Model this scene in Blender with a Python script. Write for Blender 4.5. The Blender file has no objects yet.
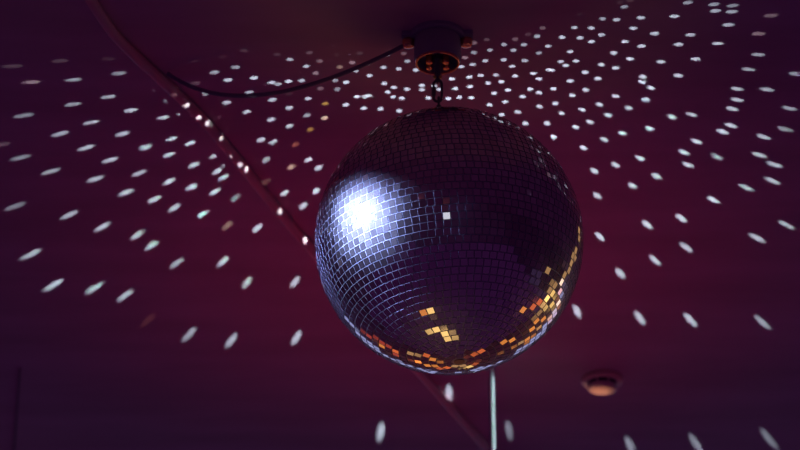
import bpy, math, random
from mathutils import Vector, Matrix
random.seed(7)
PI = math.pi
SC = bpy.context.scene
COL = SC.collection

# ------------------------------------------------------------------ layout
ZB = 3.48                     # height of the ball's centre above the floor
R = 0.2                       # ball radius
CEIL = ZB + 0.362             # ceiling height
C = Vector((0, 0, ZB))
ELEV, DIST = math.radians(28), 4.0

# ------------------------------------------------------------------ helpers
def tag(o, label=None, cat=None, group=None, kind=None):
    if label: o['label'] = label
    if cat: o['category'] = cat
    if group: o['group'] = group
    if kind: o['kind'] = kind
    return o

def empty(name, loc):
    o = bpy.data.objects.new(name, None)
    o.empty_display_size = 0.05
    o.location = loc
    COL.objects.link(o)
    return o

class MB:
    """collects shapes (world coordinates) and links them as one mesh object"""
    def __init__(s): s.v = []; s.f = []; s.m = []
    def add(s, vs, fs, m=0):
        b = len(s.v); s.v += [Vector(v) for v in vs]
        s.f += [tuple(b + i for i in f) for f in fs]; s.m += [m] * len(fs)
    def box(s, lo, hi, m=0):
        x0, y0, z0 = lo; x1, y1, z1 = hi
        s.add([(x0,y0,z0),(x1,y0,z0),(x1,y1,z0),(x0,y1,z0),(x0,y0,z1),(x1,y0,z1),(x1,y1,z1),(x0,y1,z1)],
              [(0,3,2,1),(4,5,6,7),(0,1,5,4),(1,2,6,5),(2,3,7,6),(3,0,4,7)], m)
    def lathe(s, prof, c, n=40, m=0, axis=None):
        """prof: (radius, height) pairs from one end to the other; closed ends when radius is 0"""
        M = axis or Matrix.Identity(3)
        c = Vector(c); vs = []; rows = []
        for r, h in prof:
            if r < 1e-7:
                rows.append([len(vs)]); vs.append(c + M @ Vector((0, 0, h)))
            else:
                rows.append(list(range(len(vs), len(vs) + n)))
                vs += [c + M @ Vector((r*math.cos(2*PI*k/n), r*math.sin(2*PI*k/n), h)) for k in range(n)]
        fs = []
        for a, b in zip(rows, rows[1:]):
            for k in range(n):
                j = (k + 1) % n
                if len(a) == 1 and len(b) == 1: continue
                if len(a) == 1: fs.append((a[0], b[j], b[k]))
                elif len(b) == 1: fs.append((a[k], a[j], b[0]))
                else: fs.append((a[k], a[j], b[j], b[k]))
        s.add(vs, fs, m)
    def tube(s, pts, r, n=14, closed=False, m=0):
        pts = [Vector(p) for p in pts]; N = len(pts); vs = []; fs = []
        up = None
        for i, p in enumerate(pts):
            a = pts[(i-1) % N] if (closed or i > 0) else p
            b = pts[(i+1) % N] if (closed or i < N-1) else p
            t = (b - a).normalized()
            if up is None:
                up = Vector((0,0,1)) if abs(t.z) < 0.9 else Vector((0,1,0))
            e1 = (up - t * up.dot(t)).normalized(); up = e1
            e2 = t.cross(e1)
            vs += [p + r * (math.cos(2*PI*k/n) * e1 + math.sin(2*PI*k/n) * e2) for k in range(n)]
        for i in range(N if closed else N-1):
            j = (i + 1) % N
            for k in range(n):
                l = (k + 1) % n
                fs.append((i*n+k, i*n+l, j*n+l, j*n+k))
        if not closed:
            fs.append(tuple(range(n))[::-1]); fs.append(tuple((N-1)*n + k for k in range(n)))
        s.add(vs, fs, m)
    def build(s, name, mats, parent=None, smooth=True, origin=None):
        me = bpy.data.meshes.new(name)
        o = bpy.data.objects.new(name, me)
        off = Vector(origin) if origin is not None else (parent.location.copy() if parent else sum(s.v, Vector()) / max(1, len(s.v)))
        if parent and parent.parent: off = parent.matrix_world.translation.copy()
        me.from_pydata([v - off for v in s.v], [], s.f)
        for mt in (mats if isinstance(mats, (list, tuple)) else [mats]): me.materials.append(mt)
        for p, i in zip(me.polygons, s.m): p.material_index = i
        if smooth:
            me.shade_smooth()
            try: me.set_sharp_from_angle(angle=math.radians(38))
            except Exception: pass
        me.validate(); me.update()
        COL.objects.link(o)
        if parent: o.parent = parent
        else: o.location = off
        bpy.context.view_layer.update()
        return o

def arc_pts(c, r, a0, a1, n, u, w):
    c, u, w = Vector(c), Vector(u), Vector(w)
    return [c + r * (math.cos(a0 + (a1-a0)*k/n) * u + math.sin(a0 + (a1-a0)*k/n) * w) for k in range(n+1)]

# ------------------------------------------------------------------ materials
def principled(name, col, rough=0.5, metal=0.0, spec=0.5):
    m = bpy.data.materials.new(name); m.use_nodes = True
    b = m.node_tree.nodes['Principled BSDF']
    b.inputs['Base Color'].default_value = (*col, 1)
    b.inputs['Roughness'].default_value = rough
    b.inputs['Metallic'].default_value = metal
    b.inputs['Specular IOR Level'].default_value = spec
    return m

def mottled(name, c0, c1, scale, rough, bump=0.0, stretch=(1,1,1), metal=0.0, spec=0.3, detail=6):
    m = principled(name, c0, rough, metal, spec)
    nt = m.node_tree; N = nt.nodes; L = nt.links; b = N['Principled BSDF']
    tc = N.new('ShaderNodeTexCoord'); mp = N.new('ShaderNodeMapping')
    mp.inputs['Scale'].default_value = stretch
    nz = N.new('ShaderNodeTexNoise'); nz.inputs['Scale'].default_value = scale; nz.inputs['Detail'].default_value = detail
    cr = N.new('ShaderNodeValToRGB')
    cr.color_ramp.elements[0].position = 0.3; cr.color_ramp.elements[0].color = (*c0, 1)
    cr.color_ramp.elements[1].position = 0.7; cr.color_ramp.elements[1].color = (*c1, 1)
    L.new(tc.outputs['Object'], mp.inputs['Vector']); L.new(mp.outputs['Vector'], nz.inputs['Vector'])
    L.new(nz.outputs['Fac'], cr.inputs['Fac']); L.new(cr.outputs['Color'], b.inputs['Base Color'])
    if bump:
        bp = N.new('ShaderNodeBump'); bp.inputs['Strength'].default_value = bump; bp.inputs['Distance'].default_value = 0.004
        L.new(nz.outputs['Fac'], bp.inputs['Height']); L.new(bp.outputs['Normal'], b.inputs['Normal'])
    return m

def mirror_material():
    """silvered glass tile: a clean mirror lobe plus a broad lobe from dust and scratches; each tile a little different"""
    m = bpy.data.materials.new('mirror_glass'); m.use_nodes = True
    nt = m.node_tree; N = nt.nodes; L = nt.links; N.clear()
    out = N.new('ShaderNodeOutputMaterial')
    geo = N.new('ShaderNodeNewGeometry')
    rmp = N.new('ShaderNodeValToRGB')
    rmp.color_ramp.elements[0].color = (0.78, 0.76, 0.78, 1); rmp.color_ramp.elements[1].color = (0.98, 0.96, 0.98, 1)
    L.new(geo.outputs['Random Per Island'], rmp.inputs['Fac'])
    g1 = N.new('ShaderNodeBsdfGlossy'); g1.inputs['Roughness'].default_value = 0.05
    g2 = N.new('ShaderNodeBsdfGlossy'); g2.distribution = 'BECKMANN'; g2.inputs['Roughness'].default_value = 0.47
    g2.inputs['Color'].default_value = (0.6, 0.6, 0.62, 1)
    L.new(rmp.outputs['Color'], g1.inputs['Color'])
    mx = N.new('ShaderNodeMixShader'); mx.inputs['Fac'].default_value = 0.17
    L.new(g1.outputs[0], mx.inputs[1]); L.new(g2.outputs[0], mx.inputs[2])
    L.new(mx.outputs[0], out.inputs['Surface'])
    return m

def rough_metal(name, col, rough, matt=0.0):
    m = bpy.data.materials.new(name); m.use_nodes = True
    nt = m.node_tree; nt.nodes.clear()
    out = nt.nodes.new('ShaderNodeOutputMaterial'); g = nt.nodes.new('ShaderNodeBsdfGlossy')
    g.distribution = 'BECKMANN'; g.inputs['Roughness'].default_value = rough; g.inputs['Color'].default_value = (*col, 1)
    if matt:
        d = nt.nodes.new('ShaderNodeBsdfDiffuse'); d.inputs['Color'].default_value = (matt, matt, matt * 1.1, 1)
        ad = nt.nodes.new('ShaderNodeAddShader')
        nt.links.new(g.outputs[0], ad.inputs[0]); nt.links.new(d.outputs[0], ad.inputs[1]); nt.links.new(ad.outputs[0], out.inputs['Surface'])
    else:
        nt.links.new(g.outputs[0], out.inputs['Surface'])
    return m

M_ceil = mottled('painted_ceiling', (0.66, 0.44, 0.52), (0.80, 0.56, 0.66), 5.0, 0.9, 0.12, (0.5, 2.2, 1))
M_wall = mottled('painted_wall', (0.72, 0.44, 0.60), (0.80, 0.50, 0.68), 3.0, 0.85)
M_wall_dim = mottled('wall_toned_down', (0.50, 0.29, 0.42), (0.56, 0.34, 0.48), 3.0, 0.85)  # same wall darkened to weaken the pinspot patch mirrored in the tiles
M_floor = mottled('dark_floor', (0.03, 0.018, 0.03), (0.05, 0.03, 0.04), 2.0, 0.6)
M_seam = principled('seam_shadow_gap', (0.34, 0.22, 0.30), 0.9)
M_mirror = mirror_material()
M_edge = rough_metal('ground_glass_edge', (0.06, 0.065, 0.09), 0.5)
M_grout = rough_metal('ball_core_glue', (0.36, 0.39, 0.54), 0.52, 0.115)
M_cap = principled('ball_cap_metal', (0.25, 0.24, 0.28), 0.35, 1.0)
M_black = principled('black_plastic', (0.42, 0.42, 0.52), 0.6, 0.0, 0.1)
M_rim = principled('red_lit_rim', (0.95, 0.42, 0.28), 0.22, 1.0)  # red light on the motor's rims and lugs put into the metal colour
M_steel = principled('dark_steel', (0.16, 0.14, 0.20), 0.45, 0.5)
M_brass = principled('brass', (1.0, 0.78, 0.25), 0.35, 1.0)
M_cable = principled('black_rubber', (0.30, 0.30, 0.36), 0.7, 0.0, 0.1)
M_pipe = mottled('red_lit_conduit', (0.97, 0.47, 0.50), (1.0, 0.54, 0.56), 20, 0.55, 0.0)  # red light falling on the pipe is put into its colour
M_cream = principled('cream_plastic', (0.85, 0.62, 0.52), 0.5)
M_slot = principled('dark_slot', (0.05, 0.04, 0.06), 0.8)
M_rod = principled('white_enamel', (0.82, 0.86, 0.86), 0.4)

# ------------------------------------------------------------------ room
def struct(name, lo, hi, mat):
    b = MB(); b.box(lo, hi); o = b.build(name, mat, smooth=False); o['kind'] = 'structure'; return o
X0, X1, Y0, Y1 = -6.0, 7.5, -6.0, 4.2
struct('ceiling', (X0-.1, Y0-.1, CEIL), (X1+.1, Y1+.1, CEIL+.1), M_ceil)
struct('floor', (X0-.1, Y0-.1, -.1), (X1+.1, Y1+.1, 0), M_floor)
struct('wall_left', (X0-.1, Y0-.1, 0), (X0, Y1+.1, CEIL), M_wall)
struct('wall_right', (X1, Y0-.1, 0), (X1+.1, Y1+.1, CEIL), M_wall_dim)
struct('wall_back', (X0, Y1, 0), (X1, Y1+.1, CEIL), M_wall)
struct('wall_front', (X0, Y0-.1, 0), (X1, Y0, CEIL), M_wall)
# panel seam of the ceiling, low on the left
b = MB()
p0, p1 = Vector((-0.838, 1.1915, CEIL)), Vector((-0.908, 1.5885, CEIL))
d = (p1 - p0).normalized(); n = Vector((-d.y, d.x, 0)) * 0.0022
q0, q1 = p0, p1 + d * 1.2
b.add([q0-n, q0+n, q1+n, q1-n, q0-n-Vector((0,0,.003)), q0+n-Vector((0,0,.003)), q1+n-Vector((0,0,.003)), q1-n-Vector((0,0,.003))],
      [(0,1,2,3),(4,7,6,5),(0,4,5,1),(1,5,6,2),(2,6,7,3),(3,7,4,0)])
o = b.build('trim_1', M_seam, smooth=False); o['kind'] = 'structure'

# ------------------------------------------------------------------ mirror ball
HOOK_X = -0.0134
axis = Vector((HOOK_X / R, 0, math.sqrt(1 - (HOOK_X / R) ** 2)))
ROT = Vector((0, 0, 1)).rotation_difference(axis).to_matrix() @ Matrix.Rotation(0.35, 3, 'Z')
ball = empty('mirror_ball', C)
tag(ball, 'large mirror ball covered in small square mirror tiles, hanging from the motor', 'mirror ball')

b = MB()
ns = 96; prof = [(0, -(R-.0007))] + [((R-.0007)*math.cos(-PI/2 + PI*k/64), (R-.0007)*math.sin(-PI/2 + PI*k/64)) for k in range(1, 64)] + [(0, R-.0007)]
b.lathe(prof, C, ns, 0, ROT)
b.build('core_sphere', M_grout, ball)

ROWS = 56
PITCH = PI * R / ROWS
TILES = []                                    # (centre, normal) of each tile
b = MB()
for i in range(1, ROWS - 1):
    lat = (i + .5) * PI / ROWS - PI / 2
    rc = R * math.cos(lat)
    cnt = max(5, int(2 * PI * rc / PITCH))
    ph = random.random()
    for k in range(cnt):
        lon = 2 * PI * (k + ph) / cnt
        nl = Vector((math.cos(lat)*math.cos(lon), math.cos(lat)*math.sin(lon), math.sin(lat)))
        east = Vector((-math.sin(lon), math.cos(lon), 0)); north = nl.cross(east)
        w = 2 * PI * rc / cnt / 2 - .00052; h = PITCH / 2 - .00052
        t1, t2 = random.gauss(0, .016), random.gauss(0, .016)
        nn = (nl + t1 * east + t2 * north).normalized()
        e = (east - nn * east.dot(nn)).normalized(); q = nn.cross(e)
        tw = random.gauss(0, .018); e, q = e*math.cos(tw) + q*math.sin(tw), q*math.cos(tw) - e*math.sin(tw)
        e, q, nn = ROT @ e, ROT @ q, ROT @ nn
        c = C + ROT @ nl * (R - .0004)
        bv = .0003; vs = []
        for (dw, dh, dz) in ((0, 0, -.0022), (0, 0, -bv), (bv, bv, 0)):
            for sx, sy in ((-1,-1),(1,-1),(1,1),(-1,1)):
                vs.append(c + e * sx * (w - dw) + q * sy * (h - dh) + nn * dz)
        fs = [(8, 9, 10, 11)]
        base = len(b.v)
        b.add(vs, fs, 0)
        sides = []
        for l in (0, 4):
            for s in range(4):
                sides.append((l+s, l+(s+1) % 4, l+4+(s+1) % 4, l+4+s))
        b.f += [tuple(base + j for j in f) for f in sides]; b.m += [1] * len(sides)
        TILES.append((c, nn))
b.build('mirror_tiles', [M_mirror, M_edge], ball, smooth=False)

b = MB()
b.lathe([(0, R+.003), (.012, R+.003), (.016, R+.001), (.018, R-.004)], C, 32, 0, ROT)
b.build('top_cap', M_cap, ball)
b = MB()
b.lathe([(.0085, -R+.004), (.0078, -R-.0002), (0, -R-.0006)], C, 32, 0, ROT)
b.build('bottom_cap', M_cap, ball)
top = C + axis * (R + .002)
b = MB()
b.lathe([(.0030,-.002),(.0030,.030),(.0040,.032),(0,.033)], top, 14, 0)
b.tube(arc_pts(top + Vector((0,0,.040)), .0062, 0, 2*PI, 24, (0,1,0), (0,0,1))[:-1], .0022, 10, True)
b.build('hanging_eye', M_steel, ball)

# ------------------------------------------------------------------ quick link between ball and motor
LX = -0.0150
link = empty('connecting_link', (LX, 0, C.z + .222))
tag(link, 'small dark oval steel link joining the mirror ball to the motor shaft', 'link')
zt, zb = C.z + .2790, C.z + .2415
hw = .0062
pts = arc_pts((LX, 0, zt - hw), hw, 0, PI, 12, (1,0,0), (0,0,1)) + arc_pts((LX, 0, zb + hw), hw, PI, 2*PI, 12, (1,0,0), (0,0,1))
b = MB(); b.tube(pts, .0021, 10, True); b.build('link_loop', M_steel, link)
b = MB(); b.lathe([(.0020,-.007),(.0034,-.007),(.0034,.007),(.0020,.007)], (LX-hw, 0, C.z+.260), 6); b.build('screw_sleeve', M_steel, link)

# ------------------------------------------------------------------ motor
MX = -0.0150
mot = empty('ball_motor', (MX, 0, CEIL))
tag(mot, 'small black mirror ball motor screwed to the ceiling above the ball', 'motor')
def mz(h): return CEIL + h
b = MB()
b.lathe([(0,0),(.043,0),(.043,-.006),(.041,-.008),(0,-.008)], (MX,0,CEIL), 48)
for sx in (-1, 1):
    b.box((MX+sx*.044-.011, -.014, CEIL-.007), (MX+sx*.044+.011, .014, CEIL))
b.build('mounting_plate', M_black, mot)
for sx in (-1, 1):
    b = MB()
    b.lathe([(0,0),(.010,0),(.010,-.010),(.0085,-.0135),(.005,-.015),(0,-.0155)], (MX+sx*.0445, 0.004, CEIL-.004), 24)
    b.build('screw_lug', M_rim, mot)
b = MB()
b.lathe([(0,-.006),(.034,-.006),(.036,-.010),(.0365,-.040),(.0355,-.049),(.033,-.0525)], (MX,0,CEIL), 48)
b.lathe([(.0305,-.0500),(.0300,-.040),(0,-.040)], (MX,0,CEIL), 48)
b.build('housing', M_black, mot)
b = MB()
b.lathe([(.0352,-.048),(.0345,-.0518),(.0335,-.0530),(.0320,-.0530),(.0308,-.0515),(.0304,-.0470)], (MX,0,CEIL), 48)
b.build('rim_ring', M_rim, mot)
for a in (0.5, PI-0.5, PI+0.55, -0.55):
    b = MB()
    b.lathe([(.0,-.038),(.0055,-.038),(.0055,-.052),(.0045,-.0545),(0,-.055)], (MX+.0150*math.cos(a), .0170*math.sin(a)+.004, CEIL), 18)
    b.build('gearbox_screw', M_rim, mot)
b = MB()
b.lathe([(.0,-.038),(.009,-.038),(.009,-.048),(.0055,-.050),(.0042,-.052),(.0042,-.0800),(.0030,-.082),(0,-.082)], (MX,0,CEIL), 24)
b.build('drive_shaft', M_steel, mot)
b = MB()
b.tube(arc_pts((MX,0,CEIL-.0830), .0042, 0, 2*PI, 18, (0,1,0), (0,0,1))[:-1], .0014, 8, True)
b.build('shaft_eye', M_steel, mot)
for sx in (-1, 1):
    b = MB()
    cx = MX + sx*.0042
    b.lathe([(0,-.0026),(.0019,-.0021),(.0028,0),(.0019,.0021),(0,.0026)], (cx, -.003, CEIL-.0785), 12)
    tag(b.build('retaining_screw', M_brass, mot), 'shiny brass screw')

# ------------------------------------------------------------------ cable from the motor to the conduit
def bez(p0, p1, p2, p3, n):
    out = []
    for k in range(n+1):
        t = k/n; s = 1-t
        out.append(s*s*s*p0 + 3*s*s*t*p1 + 3*s*t*t*p2 + t*t*t*p3)
    return out
A = Vector((MX-.047, .006, CEIL-.012)); B = Vector((-.4430, .096, CEIL-.006))
K1 = A + (B-A)*.33 + Vector((0,0,-.058)); K2 = A + (B-A)*.72 + Vector((0,0,-.100))
b = MB(); b.tube(bez(A, K1, K2, B, 48), .0034, 12)
tag(b.build('power_cable', M_cable), 'black power cable sagging from the motor across to the conduit', 'cable')

# ------------------------------------------------------------------ conduit running diagonally over the ceiling
zc = CEIL - .0088
knots = [(-0.5671, -0.2839), (-0.5481, -0.1781), (-0.5383, -0.1233), (-0.5269, -0.0728), (-0.5145, -0.027), (-0.4989, 0.0139), (-0.3966, 0.2446), (-0.2732, 0.6128), (0.0638, 1.5525)]
kn = [Vector((x, y, zc)) for x, y in knots]
kn.append(kn[-1] + (kn[-1] - kn[-2]) * 2.4)
kn.insert(0, kn[0] + (kn[0] - kn[1]) * 28)
path = []
for i in range(len(kn) - 1):                    # smooth curve through the knots
    p0, p1, p2, p3 = kn[max(0, i-1)], kn[i], kn[i+1], kn[min(len(kn)-1, i+2)]
    m1 = (p2 - p0) / max(1e-6, (p2 - p0).length) * (p2 - p1).length; m2 = (p3 - p1) / max(1e-6, (p3 - p1).length) * (p2 - p1).length
    for k in range(10):
        u = k / 10
        path.append((2*u**3-3*u*u+1)*p1 + (u**3-2*u*u+u)*m1 + (-2*u**3+3*u*u)*p2 + (u**3-u*u)*m2)
path.append(kn[-1])
b = MB(); b.tube(path, .0086, 18)
tag(b.build('conduit_pipe', M_pipe), 'thin red-lit conduit pipe running diagonally across the ceiling behind the ball', 'pipe')

# ------------------------------------------------------------------ smoke detector
DX, DY = 0.2977, 1.2609
det = empty('smoke_detector', (DX, DY, CEIL))
tag(det, 'small round smoke detector on the ceiling at lower right', 'smoke detector')
b = MB(); b.lathe([(0,0),(.040,0),(.0415,-.003),(.0405,-.009),(.037,-.0115),(0,-.0115)], (DX,DY,CEIL), 40); b.build('base_ring', M_cream, det)
b = MB(); b.lathe([(.0285,-.010),(.0285,-.019),(0,-.019)], (DX,DY,CEIL), 40); b.build('sensing_chamber', M_slot, det)
for k in range(8):
    a = 2*PI*(k+.5)/8
    b = MB()
    b.lathe([(0,-.0105),(.0022,-.0105),(.0022,-.0188),(0,-.0188)], (DX+.0280*math.cos(a), DY+.0280*math.sin(a), CEIL), 10)
    b.build('cage_rib', M_cream, det)
b = MB(); b.lathe([(.029,-.0182),(.0298,-.0195),(.0288,-.0225),(.024,-.0262),(.013,-.0282),(0,-.0288)], (DX,DY,CEIL), 40); b.build('sensor_dome', M_cream, det)

# ------------------------------------------------------------------ slim white rod behind the ball, ceiling to floor
RX, RY = 0.0791, 1.1833
rod = empty('slim_pole', (RX, RY, 0))
tag(rod, 'slim pale metal pole standing upright behind the mirror ball', 'pole')
b = MB(); b.lathe([(0,.006),(.0056,.006),(.0056,CEIL-.004),(0,CEIL-.004)], (RX,RY,0), 24); b.build('pole_tube', M_rod, rod)
b = MB(); b.lathe([(0,0),(.07,0),(.07,.006),(.012,.012),(.0057,.014)], (RX,RY,0), 32); b.build('base_flange', M_steel, rod)
b = MB(); b.lathe([(0,0),(.011,0),(.011,-.004),(.0057,-.006)], (RX,RY,CEIL), 24); b.build('ceiling_flange', M_steel, rod)

# ------------------------------------------------------------------ lights
def aim(o, to):
    o.rotation_euler = (Vector(to) - o.location).to_track_quat('-Z', 'Y').to_euler()
def light(name, kind, loc, col, power, to=None, **kw):
    l = bpy.data.lights.new(name, kind); l.color = col; l.energy = power
    for k, v in kw.items(): setattr(l, k, v)
    o = bpy.data.objects.new(name, l); o.location = loc; COL.objects.link(o)
    if to is not None: aim(o, to)
    return o

# added purple floor fill lifts the darks, dim red from the far side
light('purple_ambient_fill', 'AREA', (.75, -.9, .06), (0.74, 0.125, 1.0), 11.8, (.75, -.9, 4), shape='RECTANGLE', size=13.3, size_y=10)
light('red_wash', 'AREA', (.30, 1.9, ZB-2.6), (1.0, 0.05, 0.10), .195, (-.03, .74, CEIL), shape='DISK', size=.9, spread=math.radians(23))

# the pinspot, off the left of the frame, close under the ceiling
KD = Vector((-.938, -.264, .226)).normalized()
kp = C + Vector((-.125, -.153, -.032)) + KD * 1.35
light('pinspot', 'SPOT', kp, (0.44, 0.52, 1.0), 300.0, C + Vector((0, 0, -.375)), spot_size=math.radians(26), spot_blend=.05, shadow_soft_size=.03)

# spot lamps added on the ball stand in for the beams its tiles reflect
BEAMS = """-0.688 0.078 0.25; -0.61 0.064 0.25; -0.534 0.06 0.15; -0.522 0.103 0.6; -0.664 0.127 0.5; -0.597 0.121 0.6; -0.547 0.175 0.75; -0.607 0.197 0.7;
-0.692 0.231 0.6; -0.515 0.218 0.9; -0.584 0.255 0.8; -0.465 0.242 0.9; -0.465 0.154 0.25; -0.318 0.039 0.2; -0.353 0.058 0.12; -0.398 0.072 0.15;
-0.267 0.052 0.2; -0.248 0.067 0.7; -0.216 0.047 0.3; -0.201 0.073 0.4; -0.223 0.088 0.8; -0.209 0.109 0.5; -0.37 0.103 0.7; -0.335 0.088 0.65; -0.35
0.127 0.85; -0.308 0.121 0.9; -0.281 0.136 0.9; -0.271 0.141 0.7; -0.254 0.133 0.95; -0.233 0.131 0.8; -0.403 0.136 0.25; -0.389 0.168 0.65; -0.319
0.166 0.75; -0.358 0.197 0.9; -0.327 0.227 0.95; -0.283 0.19 0.9; -0.255 0.172 0.15; -0.225 0.187 0.9; -0.257 0.215 0.95; -0.23 0.24 0.7; -0.289 0.252
0.95; -0.26 0.274 0.95; -0.227 0.286 0.55 y; -0.421 0.178 0.9 c; -0.405 0.217 0.9 c; -0.388 0.236 0.9 c; -0.378 0.244 0.3 c; -0.368 0.285 0.7 c; -0.35
0.374 0.9 c; -0.336 0.389 1 c; -0.288 0.534 0.9 c; -0.25 0.64 1 c; -0.174 0.055 0.12; -0.137 0.051 0.2; -0.15 0.078 0.5; -0.17 0.091 0.45 w; -0.146
0.103 0.75; -0.126 0.082 0.75; -0.094 0.056 0.6; -0.093 0.045 0.1; -0.068 0.053 0.35; -0.063 0.076 0.7; -0.101 0.094 0.85; -0.077 0.099 0.85; -0.05
0.103 0.9; -0.124 0.118 0.85; -0.179 0.132 0.6; -0.162 0.138 0.95; -0.177 0.159 0.6; -0.204 0.156 0.4; -0.101 0.143 0.95; -0.086 0.155 0.95; -0.096
0.169 0.95; -0.065 0.161 0.95; -0.088 0.184 0.95; -0.074 0.189 1; -0.146 0.182 1; -0.132 0.183 0.9; -0.126 0.179 0.9; -0.136 0.219 1; -0.109 0.222 1;
-0.165 0.208 1; -0.079 0.229 1; -0.041 0.15 0.95; -0.041 0.163 0.9; -0.031 0.189 1; -0.021 0.152 0.8; -0.013 0.163 0.9; -0.198 0.203 0.6 y; -0.201
0.249 0.85 w; -0.64 0.291 0.75; -0.537 0.293 0.85; -0.603 0.338 0.85; -0.504 0.338 0.9; -0.717 0.369 0.6; -0.568 0.38 0.9; -0.673 0.417 0.75; -0.524
0.426 0.9; -0.6 0.444 0.85; -0.553 0.492 0.95; -0.508 0.519 0.95; -0.751 0.538 0.6; -0.745 0.326 0.3; -0.459 0.312 0.9; -0.428 0.327 0.95; -0.467
0.364 0.9; -0.429 0.4 1; -0.392 0.37 0.8; -0.392 0.423 1; -0.383 0.444 1; -0.476 0.456 1; -0.44 0.476 1; -0.401 0.493 1; -0.367 0.516 0.7; -0.31 0.318
0.95; -0.29 0.325 0.9; -0.254 0.335 0.5 o; -0.306 0.385 0.75; -0.265 0.41 0.75 w; -0.235 0.386 1; -0.219 0.414 1; -0.282 0.501 1; -0.227 0.494 1;
-0.311 0.461 0.25 w; -0.661 0.571 0.9; -0.609 0.616 0.95; -0.55 0.647 0.95; -0.529 0.686 0.95; -0.749 0.717 0.85; -0.725 0.838 1; -0.651 0.851 1;
-0.476 0.549 0.95; -0.428 0.573 1; -0.337 0.627 1; -0.252 0.547 1; -0.389 0.616 0.5 w; -0.491 0.756 0.8; -0.407 0.752 0.95; -0.369 0.834 1; -0.282
0.835 1; -0.598 0.883 0.9; -0.567 0.988 0.22 o; 0.042 0.024 0.4; 0.062 0.015 0.25; 0.106 0.015 0.35; 0.126 0.001 0.2; 0.148 -0.017 0.35; 0.14 0.007
0.7; 0.089 0.03 0.65; 0.12 0.031 0.7; 0.104 0.047 0.7; 0.067 0.046 0.65; 0.042 0.053 0.6; 0.144 0.056 0.65; 0.158 0.036 0.8; 0.179 0.011 0.85; 0.197
-0.017 0.75; 0.207 0.013 0.8; 0.204 -0.055 0.1; 0.223 -0.015 0.8; 0.225 0.024 0.9; 0.193 0.053 0.9; 0.028 0.067 0.5; 0.06 0.077 0.8; 0.089 0.075 0.85;
0.122 0.078 0.8; 0.179 0.082 0.85; 0.203 0.081 0.9; 0.04 0.088 0.8; 0.022 0.094 0.85; 0.103 0.095 0.9; 0.187 0.094 0.95; 0.161 0.106 0.9; 0.166 0.108
0.9; 0.219 0.115 1; 0.007 0.131 1; 0.035 0.126 1; 0.053 0.121 0.95; 0.077 0.121 0.9; 0.108 0.124 1; 0.137 0.117 1; 0.146 0.134 1; 0.196 0.141 1; 0.065
0.145 0.95; 0.086 0.141 1; 0.012 0.161 1; 0.036 0.155 1; 0.001 0.192 1; 0.019 0.188 1; 0.038 0.19 1; 0.075 0.176 1; 0.097 0.168 1; 0.133 0.165 1;
0.147 0.176 1; 0.17 0.165 1; 0.121 0.188 1; 0.068 0.213 1; 0.093 0.204 1; 0.114 0.236 1; 0.088 0.244 1; 0.149 0.219 1; 0.174 0.21 1; 0.185 0.242 1;
0.201 0.186 1; 0.222 0.169 1; 0.218 0.231 1; 0.21 0.287 1; 0.163 0.273 1; 0.127 0.273 1; 0.175 0.318 1.1; 0.225 0.355 1.1; 0.233 0.271 1; 0.367 -0.084
0.6; 0.271 -0.074 0.6; 0.264 -0.087 0.15; 0.279 -0.092 0.2; 0.407 -0.078 0.6; 0.411 -0.06 0.7; 0.239 -0.041 0.65; 0.261 -0.038 0.75; 0.298 -0.043 0.8;
0.349 -0.046 0.85; 0.288 -0.013 0.85; 0.322 0.003 0.85; 0.378 0.008 0.8; 0.24 0.005 0.85; 0.277 0.026 0.9; 0.304 0.039 0.9; 0.361 0.035 0.9; 0.422
0.034 0.85; 0.261 0.058 0.9; 0.288 0.076 0.95; 0.337 0.086 0.9; 0.391 0.079 0.9; 0.243 0.093 0.95; 0.267 0.103 0.95; 0.24 0.135 1; 0.311 0.13 0.95;
0.311 0.146 0.95; 0.367 0.128 0.95; 0.326 0.165 1; 0.271 0.19 1; 0.32 0.202 1; 0.246 0.215 1; 0.294 0.227 1; 0.261 0.249 1; 0.366 0.258 1; 0.397 0.25
0.9; 0.332 0.294 1; 0.288 0.308 1; 0.259 0.328 1; 0.412 0.338 1; 0.394 0.374 1.05; 0.322 0.392 1.05; 0.404 0.416 1; 0.282 0.414 1; 0.247 0.434 1;
0.436 -0.074 0.55; 0.436 -0.057 0.65; 0.497 -0.045 0.4; 0.434 -0.02 0.75; 0.483 0.007 0.5; 0.488 0.068 0.7; 0.478 0.112 0.75; 0.554 0.127 0.65; 0.465
0.171 0.85; 0.513 0.174 0.8; 0.468 0.205 0.9; 0.462 0.233 0.9; 0.555 0.234 0.7; 0.465 0.287 0.95; 0.453 0.307 0.95; 0.555 0.301 0.7; 0.522 0.325 0.85;
0.45 0.39 0.95; 0.521 0.385 0.9; 0.549 0.418 0.85; 0.353 0.454 1; 0.314 0.486 1; 0.256 0.521 1.05; 0.457 0.54 1; 0.406 0.605 1; 0.348 0.628 1.05;
0.267 0.671 1.05; 0.423 0.715 1; 0.509 0.497 0.95; 0.551 0.474 0.85; 0.593 0.634 0.85; 0.545 0.681 0.95; -0.495 1.049 0.8; -0.417 1.077 0.9; -0.292
1.068 1; 0.37 0.762 1; 0.31 0.811 1; 0.238 0.968 1.05; 0.356 0.996 1; 0.452 1.007 1; 0.588 1.019 0.75; -0.003 1.325 1; -0.144 1.512 1; 0.119 1.51 0.6;
0.372 1.597 0.7; 0.507 1.587 0.7; 0.655 1.564 0.6"""
TINT = {'b': (.60, .95, 1.0), 'c': (.60, .95, 1.0), 'w': (.9, .85, .6), 'y': (1.0, .75, .16), 'o': (1.0, .42, .22)}
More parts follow.
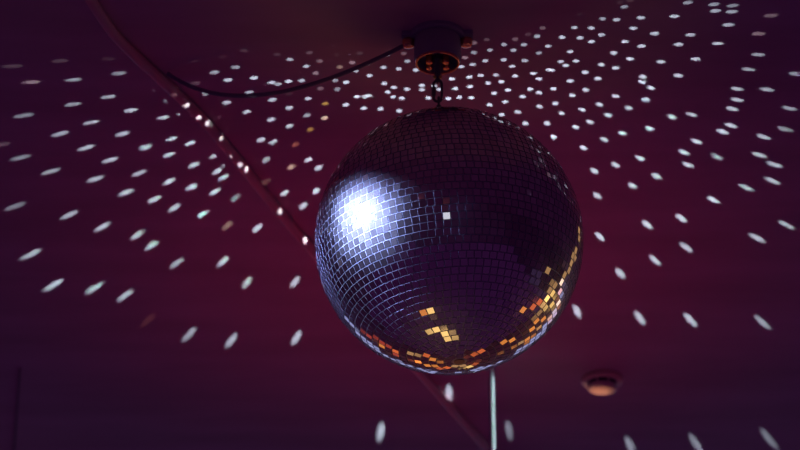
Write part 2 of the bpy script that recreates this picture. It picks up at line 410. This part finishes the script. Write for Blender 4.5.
def leave_point(x, y):
    """the spot on the ball's upper side from which the light for ceiling point x, y leaves"""
    dist = math.hypot(x, y)
    hv = Vector((x, y, 0)).normalized() if dist > 1e-4 else Vector((1, 0, 0))
    a = math.acos(dist / R) if dist < .17 else math.radians(49 + 3 * min(1, (dist - .17) / .8))
    return C + (hv * math.cos(a) + Vector((0, 0, math.sin(a)))) * (R + .005)
def beam(src, t, br):
    v = t - src; dd = v.length
    return v / dd, br ** 2 * dd * dd / (v.z / dd) ** .75, math.atan((.0104 + .0046 * dd) / 2 / dd)
BEAM_W = 60.0
fans = {}
for s in BEAMS.replace('\n', ' ').split(';'):
    q = s.split(); x, y, br = map(float, q[:3]); kd = q[3] if len(q) > 3 else 'b'
    p = Vector((x, y, CEIL - (.016 if kd == 'c' else 0)))
    big = 1 if math.hypot(x, y) < .62 else 2
    fans.setdefault((big, math.floor(x / (.15 * big)), math.floor(y / (.17 * big))), []).append((p, br, TINT[kd] if kd != 'b' or br > .5 else (.74, .72, .76)))
# the pattern goes on over the ceiling around the part listed above
rb = random.Random(3)
for gx in range(-15, 16):
    for gy in range(-9, 4):
        x, y = gx * .13 + rb.uniform(-.05, .05), gy * .15 + rb.uniform(-.05, .05)
        if math.hypot(x, y) < 1.7 and rb.random() < .75 and y > -.45 and abs(x) > .88 + .19 * max(0, y):
            fans.setdefault((3, math.floor(x / .5), math.floor(y / .5)), []).append((Vector((x, y, CEIL)), .75, TINT['b']))
for cell in fans.values():                      # neighbouring spots: one added lamp, a fan of narrow beams
    mid = sum((p for p, br, c in cell), Vector()) / len(cell)
    src = leave_point(mid.x, mid.y)
    ax = (mid - src).normalized(); wide = 0; rays = []
    for p, br, c in cell:
        dv, g, ha = beam(src, p, br); rays.append((dv, g, ha, c)); wide = max(wide, ax.angle(dv) + ha)
    o = light('beam_fan_standin', 'SPOT', src, (1, 1, 1), BEAM_W, mid, spot_size=2 * wide + .02, spot_blend=0, shadow_soft_size=.0006)
    o.data.use_nodes = True
    nt = o.data.node_tree; N = nt.nodes; L = nt.links
    em = next(n for n in N if n.type == 'EMISSION')
    geo = N.new('ShaderNodeNewGeometry'); acc = None
    for dv, g, ha, c in rays:
        dp = N.new('ShaderNodeVectorMath'); dp.operation = 'DOT_PRODUCT'; dp.inputs[1].default_value = dv
        L.new(geo.outputs['Incoming'], dp.inputs[0])
        ab = N.new('ShaderNodeMath'); ab.operation = 'ABSOLUTE'; L.new(dp.outputs['Value'], ab.inputs[0])
        mr = N.new('ShaderNodeMapRange'); mr.interpolation_type = 'SMOOTHSTEP'
        mr.inputs['From Min'].default_value = math.cos(ha); mr.inputs['From Max'].default_value = math.cos(ha * .55)
        mr.inputs['To Max'].default_value = g
        L.new(ab.outputs[0], mr.inputs['Value'])
        ma = N.new('ShaderNodeVectorMath'); ma.operation = 'MULTIPLY_ADD'
        L.new(mr.outputs['Result'], ma.inputs[0]); ma.inputs[1].default_value = c
        if acc is None: ma.inputs[2].default_value = (0, 0, 0)
        else: L.new(acc, ma.inputs[2])
        acc = ma.outputs['Vector']
    L.new(acc, em.inputs['Color'])

# lamps of the room that the tiles mirror
LAMPS = """3.01 1.82 -2.64 O; 3.23 1.89 -2.31 O; 3.46 1.88 -1.96 R; 3.55 2.05 -1.60 R; 4.19 0.95 -0.94 y; 3.44 2.57 -0.97 Y; 3.39 2.76 -0.54 Y; 2.75 3.43 0.02 Y;
2.86 3.31 -0.45 Y; 2.75 3.36 -0.70 O; 2.66 3.35 -1.03 O; 2.50 3.39 -1.27 O; 2.34 3.34 -1.66 O; 2.10 3.38 -1.87 O; 1.89 3.31 -2.21 O; 1.64 3.30 -2.40
R; 1.17 3.39 -2.54 R; 0.73 3.52 -2.54 R; 0.33 3.72 -2.32 R; -0.06 3.90 -1.87 O; -0.38 3.80 -2.19 O; -0.70 3.66 -2.34 R; -0.74 3.90 -1.18 R; -1.04 3.90
-1.27 R; -1.44 3.89 -1.46 R; -1.82 3.71 -1.51 r; -2.08 3.66 -1.28 r; -2.21 3.74 -0.70 r; -1.22 0.23 -3.05 y; -0.95 0.25 -3.05 O; -0.67 0.01 -3.05 Y;
-0.46 0.35 -3.05 Y; -0.59 1.12 -3.05 Y; -0.29 1.12 -3.05 Y; -0.04 0.96 -3.05 Y; -0.22 1.47 -3.05 Y; 0.07 1.38 -3.05 Y; 0.82 3.90 -0.09 Y; 0.33 3.90
-0.88 Y; 3.31 2.60 -1.30 y; 2.34 3.73 -0.08 y; 3.34 2.86 0.02 Y; 3.49 2.68 0.17 y; 2.06 3.49 0.22 O; 3.15 2.68 -1.52 y; 2.96 2.60 -1.97 y; 1.42 1.06
0.22 y; 0.82 0.60 0.22 y; 0.49 0.39 0.22 y; 0.00 -4.34 -0.70 W; -0.49 -1.15 0.22 P; -0.27 -3.12 0.22 p; -3.89 1.88 -0.81 G; 3.70 2.25 -0.75 y; 3.36
2.60 -1.13 Y; 2.92 2.95 -1.46 y; -1.24 3.71 -2.01 y; -0.56 3.90 -1.14 O; -0.20 3.90 -1.01 R; 0.16 3.90 -1.20 y; 0.66 3.90 -1.38 R; 1.03 3.90 -1.38 y;
1.49 3.90 -1.22 O; 1.70 3.90 -0.92 y; 1.88 3.90 -0.55 O; 2.27 3.75 -0.35 O; 2.10 3.83 -0.51 y; -1.46 3.90 -0.97 r; -1.73 3.90 -0.85 O; 3.12 3.04 -0.61
Y; 3.09 3.13 -0.04 O; 3.63 2.48 0.19 y; -1.12 3.90 -0.90 y"""
LCOL = {'W': ((.85, .9, 1.0), .9), 'P': ((1.0, .22, .18), 1.0), 'p': ((1.0, .25, .15), .4), 'G': ((.05, 1.0, .55), .5), 'Y': ((1.0, .62, .18), 1.2), 'y': ((1.0, .55, .20), .45), 'O': ((1.0, .33, .05), .9), 'R': ((1.0, .20, .04), .8), 'r': ((1.0, .12, .05), .4)}
for s in LAMPS.replace('\n', ' ').split(';'):
    q = s.split(); v = Vector(map(float, q[:3])); dist = v.length; r = (.036 if q[3] in 'WPp' else .055 if q[3] == 'G' else .058) * dist
    col, rad = LCOL[q[3]]
    light('amber_lamp', 'SPOT', C + v, col, rad * 4 * PI * PI * r * r, C, spot_size=2 * math.atan(.27 / dist), spot_blend=.35, shadow_soft_size=r)
# pale blue light of the far end of the room
light('far_window_daylight', 'AREA', (1.2, Y1-.03, ZB+.04), (.48, .56, 1.0), 8.2, (1.2, 0, ZB+.04), shape='RECTANGLE', size=7.4, size_y=.56)
# narrow spot added on the right only to brighten the slim pole
light('pole_fill', 'SPOT', (2.6, .75, CEIL-.02), (.66, .92, 1.0), 330.0, (RX, RY, CEIL-.135), spot_size=math.radians(5.0), spot_blend=.3, shadow_soft_size=.01)
# amber beam that lands on the smoke detector
light('detector_beam', 'SPOT', (DX+.1, DY-.5, ZB-2.4), (1.0, .46, .26), 190.0, (DX-.005, DY+.010, CEIL-.028), spot_size=2*math.atan(.034/2.8), spot_blend=1.0, shadow_soft_size=.004)
for sx in (-1, 1):  # red spots added either side so the motor's rims light up
    light('motor_rim_fill', 'SPOT', C + Vector((sx*1.9, -.5, -1.0)), (1.0, .20, .07), 4*PI*PI*.04*2.6, (MX, 0, CEIL-.035), spot_size=2*math.atan(.085/2.4), spot_blend=.5, shadow_soft_size=.2)

# ------------------------------------------------------------------ world, camera, colour
w = bpy.data.worlds.new('dim_room'); SC.world = w; w.use_nodes = True
w.node_tree.nodes['Background'].inputs['Color'].default_value = (.02, .005, .03, 1)
w.node_tree.nodes['Background'].inputs['Strength'].default_value = .5

FPX = 2687.0
cd = bpy.data.cameras.new('camera'); cam = bpy.data.objects.new('camera', cd); COL.objects.link(cam)
cam.location = C + Vector((0, -DIST*math.cos(ELEV), -DIST*math.sin(ELEV)))
pitch = ELEV + math.atan2(16, FPX)
yaw = math.atan2(49, 16*math.sin(pitch) + FPX*math.cos(pitch))
cam.rotation_euler = (PI/2 + pitch, 0, yaw)
cd.sensor_width = 36; cd.lens = FPX * 36 / 800
cd.clip_start = .05; cd.clip_end = 60
cd.dof.use_dof = True; cd.dof.focus_distance = 3.86; cd.dof.aperture_fstop = 5.6
SC.camera = cam

SC.view_settings.view_transform = 'Standard'
SC.view_settings.look = 'None'
SC.view_settings.exposure = 0
SC.view_settings.gamma = 1
SC.cycles.use_denoising = True
SC.cycles.use_adaptive_sampling = False
SC.cycles.light_sampling_threshold = 0
SC.cycles.caustics_reflective = False
SC.cycles.max_bounces = 6
SC.cycles.sample_clamp_indirect = 4
